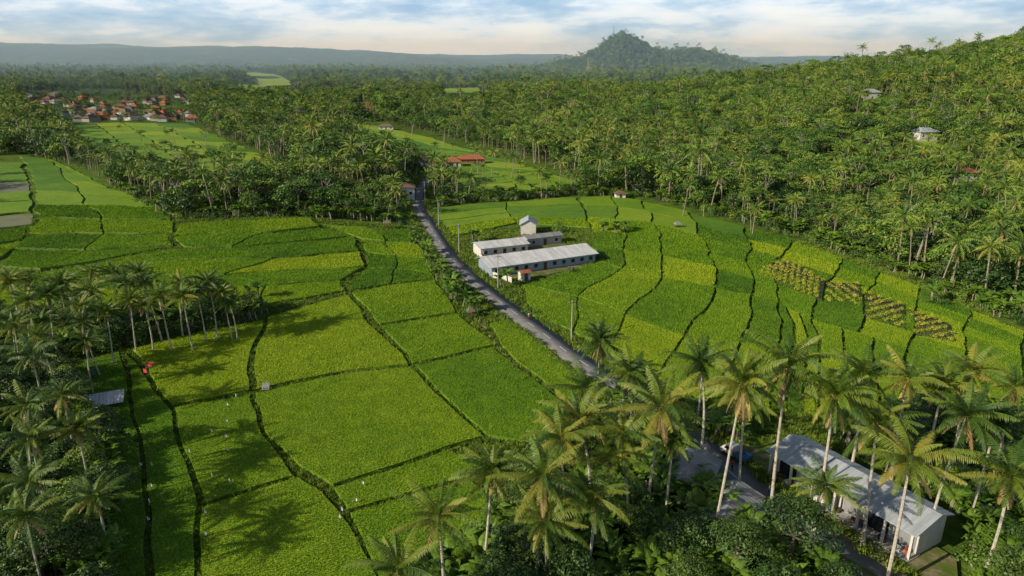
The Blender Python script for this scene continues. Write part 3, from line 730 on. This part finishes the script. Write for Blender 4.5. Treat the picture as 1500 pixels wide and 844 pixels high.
# roadside shop
A0 = np.array([35.6, 82.6]); dx = np.array([.51, -.86]); dx /= np.linalg.norm(dx); nn = np.array([-dx[1], dx[0]])
Ls, Ds = 20.5, 7.4; c = A0 + dx * Ls / 2 + nn * Ds / 2; rz = math.atan2(dx[1], dx[0])
e = empty('roadside_shop', (c[0], c[1], float(H(*c))), rz)
b = MB(); b.box((0, .9, 1.9), (Ls - .6, Ds - 2.2, 4.0))
for k in range(7): b.box((-Ls / 2 + .35 + k * (Ls - .7) / 6, -Ds / 2 + .3, 1.75), (.28, .28, 3.7))
for s in (-1, 1): b.add([(s * (Ls/2 - .3), -1.8, 3.9), (s * (Ls/2 - .3), 3.4, 3.9), (s * (Ls/2 - .3), .8, 5.1)], [(0, 1, 2)])
b.obj('walls', [M_wall], e)
r = MB(); gable(r, Ls, Ds, 4.0, 1.15, .3, 0, .08, .9, .05); r.obj('roof', [M_zinc], e)
f = MB()
for k in range(6):
    x = -Ls / 2 + .35 + (k + .5) * (Ls - .7) / 6; f.box((x, -1.74, 1.4), (2.7, .06, 2.6), 0 if k % 2 else 1); f.box((x, -1.79, 3.1), (2.8, .05, .5), 2)
f.obj('shutters', [M_groof, M_glass, M_blue], e)
s = MB(); s.box((0, -2.6, .1), (Ls - .2, 2.4, .3)); s.obj('porch_slab', [M_conc], e)
g = MB()
for k in range(22): g.box((random.uniform(-Ls/2 + .8, Ls/2 - 1), random.uniform(-3.1, -2.1), .5), (random.uniform(.4, .8), random.uniform(.3, .6), random.uniform(.4, .8)), random.choice([0, 1, 3, 3, 1, 2]), rot=random.uniform(-.3, .3))
g.obj('goods_on_display', [M_red, M_white, M_blue, M_wood], e, bevel=.03)
house('grey_roof_house', (24.2, 79, 0), 1.1, 7, 5.0, 2.8, 1.3, M_wall, M_groof, 'gable', .6, 0, 2, .04)
house('grey_roof_house', (26.8, 71.0, 0), 1.05, 7.5, 5.5, 2.8, 1.4, M_wall, M_groof, 'gable', .6, 0, 2, .04)
house('roadside_stall', (20.5, 93.0, 0), 1.1, 6, 4, 2.6, .8, M_wall, M_zinc, 'gable', .5, 0, 2, .04)
q = at(604, 293); house('roadside_house', (q[0] - 4, q[1] + 2, q[2]), .2, 9, 6, 5.2, 1.4, M_wall, M_tiled, 'hip', .7, 0, 3)
house('tiled_farmhouse', at(690, 240), .1, 15, 6, 3, 2, M_brick, M_tile, 'hip', .8, 0, 4)
house('tiled_farmhouse', at(664, 244), .1, 8, 6, 3, 2, M_wall, M_tile, 'hip', .8, 0, 2)
house('tiled_farmhouse', at(610, 242), .0, 16, 5, 2.6, 1.6, M_wall, M_tiled, 'hip', .8, 0, 4)
house('farm_shed', at(566, 190), .1, 12, 7, 3, 2, M_wall, M_thatch, 'hip', .8, 0, 3)
house('temple_pavilion', at(536, 165), .3, 16, 13, 5, 7, M_brick, M_tile, 'hip', 1.5, 0, 3)
house('thatched_house', at(882, 272), .1, 9, 7, 3, 3.2, M_wall, M_thatch, 'hip', .9, 0, 2)
house('thatched_house', at(945, 282), -.1, 11, 7, 3, 3.6, M_wall, M_thatch, 'hip', .9, 0, 2)
house('tiled_farmhouse', at(908, 290), .1, 4, 3, 2, 1.1, M_wall, M_tiled, 'hip', .5, 0, 1)
house('white_villa', at(1352, 205), .2, 12, 8, 5, 2.4, M_wall, M_zinc, 'hip', .8, 0, 3)
house('white_villa', at(1410, 264), .2, 10, 6, 4, 2, M_wall, M_tile, 'hip', .8, 0, 3)
house('white_villa', at(1272, 146), .2, 14, 8, 5, 2.4, M_wall, M_zinc, 'hip', .8, 0, 3)
house('tiled_farmhouse', at(672, 122), .1, 26, 14, 7, 5, M_wall, M_tile, 'hip', 1, 0, 3)
def hut(loc, rz, w=2.4, d=2.2, h=2.0, roofm=None, flat=False, nm='field_hut'):
    roofm = roofm or M_thatch
    e = empty(nm, loc, rz); b = MB()
    for sx in (-1, 1):
        for sy in (-1, 1): b.tube([(sx * w * .42, sy * d * .42, -.4), (sx * w * .42, sy * d * .42, h + (.35 * sy if flat else 0))], [.06, .05], 6)
    b.obj('posts', [M_wood], e); f = MB(); f.box((0, 0, .55), (w * .86, d * .86, .1)); f.obj('platform', [M_wood], e)
    r = MB()
    if flat:
        n = 24; vs = []
        for k in range(n + 1):
            x = -w * .62 + 1.24 * w * k / n; o = .04 * (k % 2); vs += [(x, -d * .62, h - .45 + o), (x, d * .62, h + .45 + o)]
        r.add(vs, [(2*k, 2*k+2, 2*k+3, 2*k+1) for k in range(n)])
    else:
        a = .62; r.add([(-w*a, -d*a, h - .1), (w*a, -d*a, h - .1), (w*a, d*a, h - .1), (-w*a, d*a, h - .1), (-w*.25, 0, h + .8), (w*.25, 0, h + .8)], [(0, 1, 5, 4), (1, 2, 5), (2, 3, 4, 5), (3, 0, 4), (3, 2, 1, 0)])
    r.obj('roof', [roofm], e)
hut(at(992, 334), .2, 1.9, 1.6, 1.5, M_groof); hut(at(568, 335), .1, 2.4, 2.0, 2.2); hut(at(690, 466), .3, 1.5, 1.4, 1.8)
hut(at(152, 598), .4, 5.2, 2.6, 1.7, M_wroof, True); hut(at(390, 572), .2, 1.0, .8, .8, M_groof, True)
for k in range(75):
    px = random.uniform(35, 285); py = random.uniform(140, 178) if px > 60 else random.uniform(140, 165)
    house('village_house', at(px, py), random.uniform(-.3, .3) + random.choice([0, 1.57]), random.uniform(9, 15), random.uniform(6, 9), random.uniform(3, 4.2), random.uniform(2, 3.4), random.choice([M_wall, M_conc, M_brick]), random.choice([M_tile, M_tile, M_tiled, M_tiled, M_tiled, M_thatch, M_groof]), 'hip', .8, 0, 2)
vt = []
for k in range(200): q = G(random.uniform(25, 295), random.uniform(134, 180)); vt.append(q[:2])
instancer('village_trees', np.array(vt), FOREST, 9, .6, .95)
st = [G(a, b)[:2] for a, b in [(500,205),(520,215),(545,225),(560,232),(585,238),(600,232),(640,232),(650,255),(655,270),(640,285),(700,258),(720,262),(610,255),(450,192),(470,200),(740,248),(760,262),(230,190),(250,215),(180,196),(820,285),(800,290),(840,285),(1000,318),(1100,340)]]
st = np.array(st); instancer('field_edge_palms', np.concatenate([st, st + rng.normal(0, 5, st.shape)]), FOREST, 3, .6, .95)
ft = GP([(330,205),(345,222),(300,215),(250,225),(400,235),(380,222),(210,208),(160,215),(560,212),(600,200),(530,200),(655,214),(700,232),(620,262),(640,270),(665,292),(600,285),(770,275),
  (200,240),(230,250),(260,245),(290,258),(320,250),(350,262),(380,250),(410,258),(180,252),(240,262),(150,238),(300,240),(340,238),(420,246)])
ft = np.concatenate([ft, ft[-14:] + rng.normal(0, 5, (14, 2))])
instancer('field_trees', ft + rng.normal(0, 2, ft.shape), FOREST, 9, .6, .95, idx=rng.choice([4, 7, 6, 8, 8, 1], len(ft)))

# ------------------------------------------------------------------ poles, wires, towers
def pole(p, h=9, rz=0):
    e = empty('utility_pole', (p[0], p[1], float(H(*p[:2]))), rz); b = MB(); b.tube([(0, 0, -.5), (0, 0, h)], [.17, .10], 8); b.obj('shaft', [M_conc], e)
    c = MB(); c.box((0, 0, h - .5), (1.6, .1, .1)); c.obj('crossarm', [M_wood], e)
    i = MB()
    for x in (-.7, 0, .7): i.tube([(x, 0, h - .44), (x, 0, h - .25)], [.05, .03], 6)
    i.obj('insulators', [M_white], e)
nrm = np.stack([-T[:, 1], T[:, 0]], -1); pl = []
for k in range(14, len(RC), 24):
    p = RC[k] + nrm[k] * 3.3
    if p[1] < 88: continue
    pl.append((p[0], p[1], float(H(*p)) + 8.8)); pole(p, 9, math.atan2(nrm[k][1], nrm[k][0]))
w = MB()
for a, b in zip(pl[:-1], pl[1:]):
    for o in (-.6, .6):
        w.tube([Vector(a).lerp(Vector(b), t) + Vector((o, 0, -1.2 * 4 * t * (1 - t))) for t in np.linspace(0, 1, 9)], [.018] * 9, 3)
w.obj('power_lines', [M_black])
def lattice_tower(loc, h, wd):
    e = empty('transmission_tower', loc, .4); b = MB(); n = 8; C4 = [(-1, -1), (1, -1), (1, 1), (-1, 1)]
    def pt(k, c): s = wd * (1 - .85 * k / n); return (c[0] * s, c[1] * s, h * k / n)
    for k in range(n):
        for i_, c in enumerate(C4):
            c2 = C4[(i_ + 1) % 4]; b.tube([pt(k, c), pt(k + 1, c)], [.3, .3], 4); b.tube([pt(k, c), pt(k + 1, c2)], [.15, .15], 3); b.tube([pt(k, c2), pt(k + 1, c)], [.15, .15], 3)
    b.obj('lattice', [M_conc], e); a = MB()
    for z in (.7, .82, .93): a.box((0, 0, h * z), (wd * 2.6, .5, .5))
    a.obj('crossarms', [M_conc], e)
for (x, y, h_) in ((420, 3010, 52), (212, 2000, 62)): lattice_tower((x, y, float(H(x, y))), h_, 4)

# ------------------------------------------------------------------ vehicles and people
def truck(loc, rz):
    e = empty('pickup_truck', loc, rz); b = MB()
    prof = [(0.05, .5), (2.2, .5), (2.25, 1.02), (1.85, 1.15), (1.3, 1.86), (.1, 1.9)]; n = len(prof)
    vs = [(x, -.82, z) for x, z in prof] + [(x, .82, z) for x, z in prof]
    b.add(vs, [tuple(range(n)), tuple(reversed(range(n, 2 * n)))] + [(k, n + k, n + (k + 1) % n, (k + 1) % n) for k in range(n)]); b.obj('cab', [M_white], e, bevel=.05)
    d = MB(); d.box((-1.1, 0, .72), (2.25, 1.7, .1)); d.box((-1.1, .83, 1.0), (2.25, .06, .5)); d.box((-1.1, -.83, 1.0), (2.25, .06, .5)); d.box((-2.22, 0, 1.0), (.06, 1.6, .5)); d.obj('cargo_bed', [M_blue], e)
    g = MB(); g.add([(1.83, -.7, 1.19), (1.83, .7, 1.19), (1.36, .65, 1.80), (1.36, -.65, 1.80)], [(0, 1, 2, 3)]); g.v = [(x + .03, y, z + .03) for x, y, z in g.v]
    for s in (-1, 1): g.add([(.3, s * .835, 1.2), (1.6, s * .835, 1.2), (1.25, s * .835, 1.72), (.3, s * .835, 1.74)], [(0, 1, 2, 3)])
    g.obj('windows', [M_glass], e); w = MB()
    for x in (-1.4, 1.45):
        for s in (-1, 1): w.tube([(x, s * .62, .34), (x, s * .88, .34)], [.34, .34], 14)
    w.obj('wheels', [M_black], e); c = MB(); c.box((0, 0, .5), (4.2, .9, .18)); c.obj('chassis', [M_black], e)
    l = MB(); l.box((2.26, .6, .8), (.06, .28, .18)); l.box((2.26, -.6, .8), (.06, .28, .18)); l.obj('headlamps', [M_white], e)
truck((32.6, 86.6, float(H(32.6, 86.6)) + .03), 2.2)
M_skin = simple('skin', (.30, .17, .10), .6); M_hair = simple('hair', (.015, .012, .01), .6)
def skin_fig(name, joints, edges, mat_, parent):
    me = bpy.data.meshes.new(name); me.from_pydata([j[:3] for j in joints], edges, []); me.materials.append(mat_)
    o = link(bpy.data.objects.new(name, me)); o.parent = parent; s = o.modifiers.new('skin', 'SKIN'); s.use_smooth_shade = True
    for k, j in enumerate(joints): me.skin_vertices[0].data[k].radius = (j[3], j[3])
    me.skin_vertices[0].data[0].use_root = True
    o.modifiers.new('sub', 'SUBSURF').levels = 1; return o
def person(loc, rz, shirt, pants, sit=False, name='person'):
    e = empty(name, loc, rz); hz = .92 if not sit else .80
    J = [(0, 0, hz, .14), (0, 0, hz + .22, .13), (0, 0, hz + .45, .16), (0, 0, hz + .56, .06)]; E = [(0, 1), (1, 2), (2, 3)]
    for s in (-1, 1):
        b = len(J); fx = .28 if sit else .06
        J += [(0, s * .19, hz + .48, .065), (fx * .4, s * .24, hz + .24, .05)]; E += [(2, b), (b, b + 1)]
    skin_fig('shirt', J, E, shirt, e)
    for s in (-1, 1):
        if sit: P = [(0, s * .09, hz, .09), (.38, s * .12, hz + .02, .075), (.36, s * .13, hz - .42, .05)]
        else: P = [(0, s * .08, hz, .095), (.05 * s, s * .1, hz - .44, .07), (.07 * s, s * .1, .1, .05)]
        skin_fig('trouser_leg', P, [(0, 1), (1, 2)], pants, e); x, y, z, _ = P[-1]
        skin_fig('foot', [(x - .03, y, z - .06, .04), (x + .1, y, z - .07, .04), (x + .17, y, z - .08, .025)], [(0, 1), (1, 2)], M_skin, e)
        fx = .28 if sit else .06; el = (fx * .4, s * .24, hz + .24); wr = (fx * 1.9, s * .24, hz + (.16 if sit else .02))
        J = [(*el, .042), (*wr, .03), (wr[0] + .04, wr[1], wr[2] - .07, .035)]; E = [(0, 1), (1, 2)]
        for q in range(4): b = len(J); J += [(wr[0] + .03 + q * .018, wr[1] + .005 * q, wr[2] - .14, .009), (wr[0] + .03 + q * .018, wr[1], wr[2] - .18 + abs(q - 1.5) * .008, .008)]; E += [(2, b), (b, b + 1)]
        b = len(J); J += [(wr[0] + .09, wr[1] - s * .02, wr[2] - .09, .010)]; E += [(1, b)]
        skin_fig('forearm_hand', J, E, M_skin, e)
    skin_fig('head', [(0, 0, hz + .56, .05), (0.01, 0, hz + .66, .08), (.015, 0, hz + .74, .09), (0, 0, hz + .81, .06)], [(0, 1), (1, 2), (2, 3)], M_skin, e)
    skin_fig('hair', [(-.02, 0, hz + .72, .085), (-.015, 0, hz + .80, .08), (0, 0, hz + .84, .05)], [(0, 1), (1, 2)], M_hair, e)
    f = MB(); f.box((.095, .03, hz + .72), (.012, .02, .01)); f.box((.095, -.03, hz + .72), (.012, .02, .01)); f.tube([(.09, 0, hz + .70), (.115, 0, hz + .68)], [.01, .014], 5); f.box((.09, 0, hz + .645), (.012, .045, .008)); f.obj('face_features', [M_hair], e)
    return e
def gz(x, y, dz=.03): return (x, y, float(H(x, y)) + dz)
person(at(872, 838), 2.5, M_blue, M_wood); person(gz(31.0, 83.2), 1.0, M_red, M_black); person(gz(34.2, 77.6), 2.6, M_white, M_blue); person(gz(38.6, 70.8), 3.6, M_red, M_wood)
def motorbike(loc, rz, shirt):
    e = empty('motorcycle', loc, rz); w = MB()
    for x in (-.62, .62):
        pts = [(x + .28 * math.cos(a), 0, .3 + .28 * math.sin(a)) for a in np.linspace(0, 2 * math.pi, 15)]; w.tube(pts, [.045] * 15, 6, cap=False)
        w.tube([(x, -.05, .3), (x, .05, .3)], [.1, .1], 8)
    w.obj('wheels', [M_black], e); b = MB(); b.tube([(-.75, 0, .72), (-.3, 0, .68), (0, 0, .5), (.3, 0, .5), (.45, 0, .8), (.4, 0, 1.0)], [.06, .15, .13, .12, .1, .06], 8); b.tube([(.42, 0, 1.0), (.62, 0, .3)], [.04, .03], 6); b.obj('body', [M_red], e, smooth=True)
    s = MB(); s.box((-.3, 0, .80), (.75, .26, .1)); s.obj('seat', [M_black], e, bevel=.03); h = MB(); h.tube([(.36, -.34, 1.04), (.4, 0, 1.02), (.36, .34, 1.04)], [.02] * 3, 6); h.obj('handlebar', [M_black], e)
    return person((loc[0] - .15 * math.cos(rz), loc[1] - .15 * math.sin(rz), loc[2]), rz, shirt, M_black, True, 'rider')
for (px, py, s) in ((672, 392, M_black), (762, 468, M_white), (617, 312, M_red)):
    p = G(px, py); k = np.argmin(np.linalg.norm(RC - p[:2], axis=1)); q = RC[k] + nrm[k] * 1.1
    motorbike((q[0], q[1], float(H(*q)) + .07), math.atan2(-T[k][1], -T[k][0]), s)

M_flagw = simple('white_plastic', (.8, .8, .8), .5, 1, .05, 0); M_flagr = simple('red_cloth', (.65, .06, .10), .7, 1, .1, 0); M_flagb = simple('blue_cloth', (.18, .42, .65), .7, 1, .1, 0)
def flag(px, py, h, w, fh, m, nm='bird_scarer_flag'):
    p = G(px, py); e = empty(nm, (p[0], p[1], p[2] + .1), random.uniform(-.6, .6)); b = MB(); b.tube([(0, 0, -.3), (.03, 0, h * .6), (.1, 0, h)], [.025, .02, .012], 5); b.obj('bamboo_pole', [M_pale], e)
    c = MB(); n = 5; vs = []
    for k in range(n + 1): u = k / n; vs += [(.1 + u * w, .08 * math.sin(u * 6), h - u * fh * .3), (.1 + u * w, .08 * math.sin(u * 6 + .5), h - fh + u * fh * .25)]
    c.add(vs, [(2*k, 2*k+2, 2*k+3, 2*k+1) for k in range(n)]); c.obj('cloth', [m], e)
flag(137, 556, 2.2, 1.1, 1.4, M_flagb, 'blue_flag'); flag(215, 545, 2.0, 1.4, 1.1, M_flagr, 'red_kite'); flag(211, 552, 1.6, 1.0, .9, M_flagr, 'red_kite')
for (a, b) in [(332,600),(331,625),(330,648),(333,668),(336,715),(222,690),(221,722),(219,745),(216,770),(300,795),(520,740),(530,715),(497,768),(300,762),(277,668),(205,690),(310,705),(345,585),(500,757),(310,640)]:
    flag(a, b, random.uniform(1.0, 1.5), .3, .6, M_flagw)

# ------------------------------------------------------------------ haze, sky, sun
hz = MB(); hz.box((0, 5800, 105), (18000, 9600, 330)); ho = hz.obj('atmospheric_haze', [])
m = bpy.data.materials.new('haze'); m.use_nodes = True; nt = m.node_tree; nt.nodes.clear()
o = nt.nodes.new('ShaderNodeOutputMaterial'); v = nt.nodes.new('ShaderNodeVolumeScatter'); v.inputs['Color'].default_value = (.48, .72, 1, 1); v.inputs['Density'].default_value = .0002; v.inputs['Anisotropy'].default_value = .0
nt.links.new(v.outputs[0], o.inputs['Volume']); ho.data.materials.append(m)

SUN_AZ = np.array([-.88, -.48]); EL = math.radians(28)
az = math.atan2(SUN_AZ[0], SUN_AZ[1])
d = Vector((SUN_AZ[0] * math.cos(EL), SUN_AZ[1] * math.cos(EL), math.sin(EL)))
sl = bpy.data.lights.new('sun', 'SUN'); sl.energy = 5.0; sl.angle = math.radians(.5); sl.color = (1, .89, .70)
so = link(bpy.data.objects.new('sun', sl)); so.rotation_euler = d.to_track_quat('Z', 'Y').to_euler()
wd = bpy.data.worlds.new('World'); scene.world = wd; wd.use_nodes = True; nt = wd.node_tree; nt.nodes.clear()
out = nt.nodes.new('ShaderNodeOutputWorld')
sky = N(nt, 'ShaderNodeTexSky', sky_type='NISHITA'); sky.sun_disc = False; sky.sun_elevation = EL; sky.sun_rotation = az
b1 = N(nt, 'ShaderNodeBackground'); b1.inputs[1].default_value = .06; nt.links.new(sky.outputs[0], b1.inputs[0])
tc = N(nt, 'ShaderNodeTexCoord'); mp = N(nt, 'ShaderNodeMapping'); mp.inputs['Scale'].default_value = (1, 1, 4.2); nt.links.new(tc.outputs['Generated'], mp.inputs[0])
n1 = noise(nt, 6.5, 10, .6, vec=mp.outputs[0])
cc = ramp(nt, n1, [(.37, (.30, .50, .76)), (.46, (.48, .66, .88)), (.53, (.72, .85, 1)), (.63, (.86, .94, 1))])
b2 = N(nt, 'ShaderNodeBackground'); nt.links.new(cc, b2.inputs[0]); b2.inputs[1].default_value = 1.25
sep = N(nt, 'ShaderNodeSeparateXYZ'); nt.links.new(tc.outputs['Generated'], sep.inputs[0])
mr = N(nt, 'ShaderNodeMapRange'); nt.links.new(sep.outputs[2], mr.inputs[0]); mr.inputs[1].default_value = .1; mr.inputs[2].default_value = .3; mr.inputs[3].default_value = .95; mr.inputs[4].default_value = .06
ms = N(nt, 'ShaderNodeMixShader'); nt.links.new(mr.outputs[0], ms.inputs[0]); nt.links.new(b1.outputs[0], ms.inputs[1]); nt.links.new(b2.outputs[0], ms.inputs[2]); nt.links.new(ms.outputs[0], out.inputs[0])

cam = bpy.data.cameras.new('camera'); cam.lens = 24; cam.sensor_width = 36; cam.clip_end = 30000; cam.clip_start = .5
co = link(bpy.data.objects.new('camera', cam)); co.location = (0, 0, CAMH); co.rotation_euler = (math.pi / 2 - PITCH, 0, 0); scene.camera = co
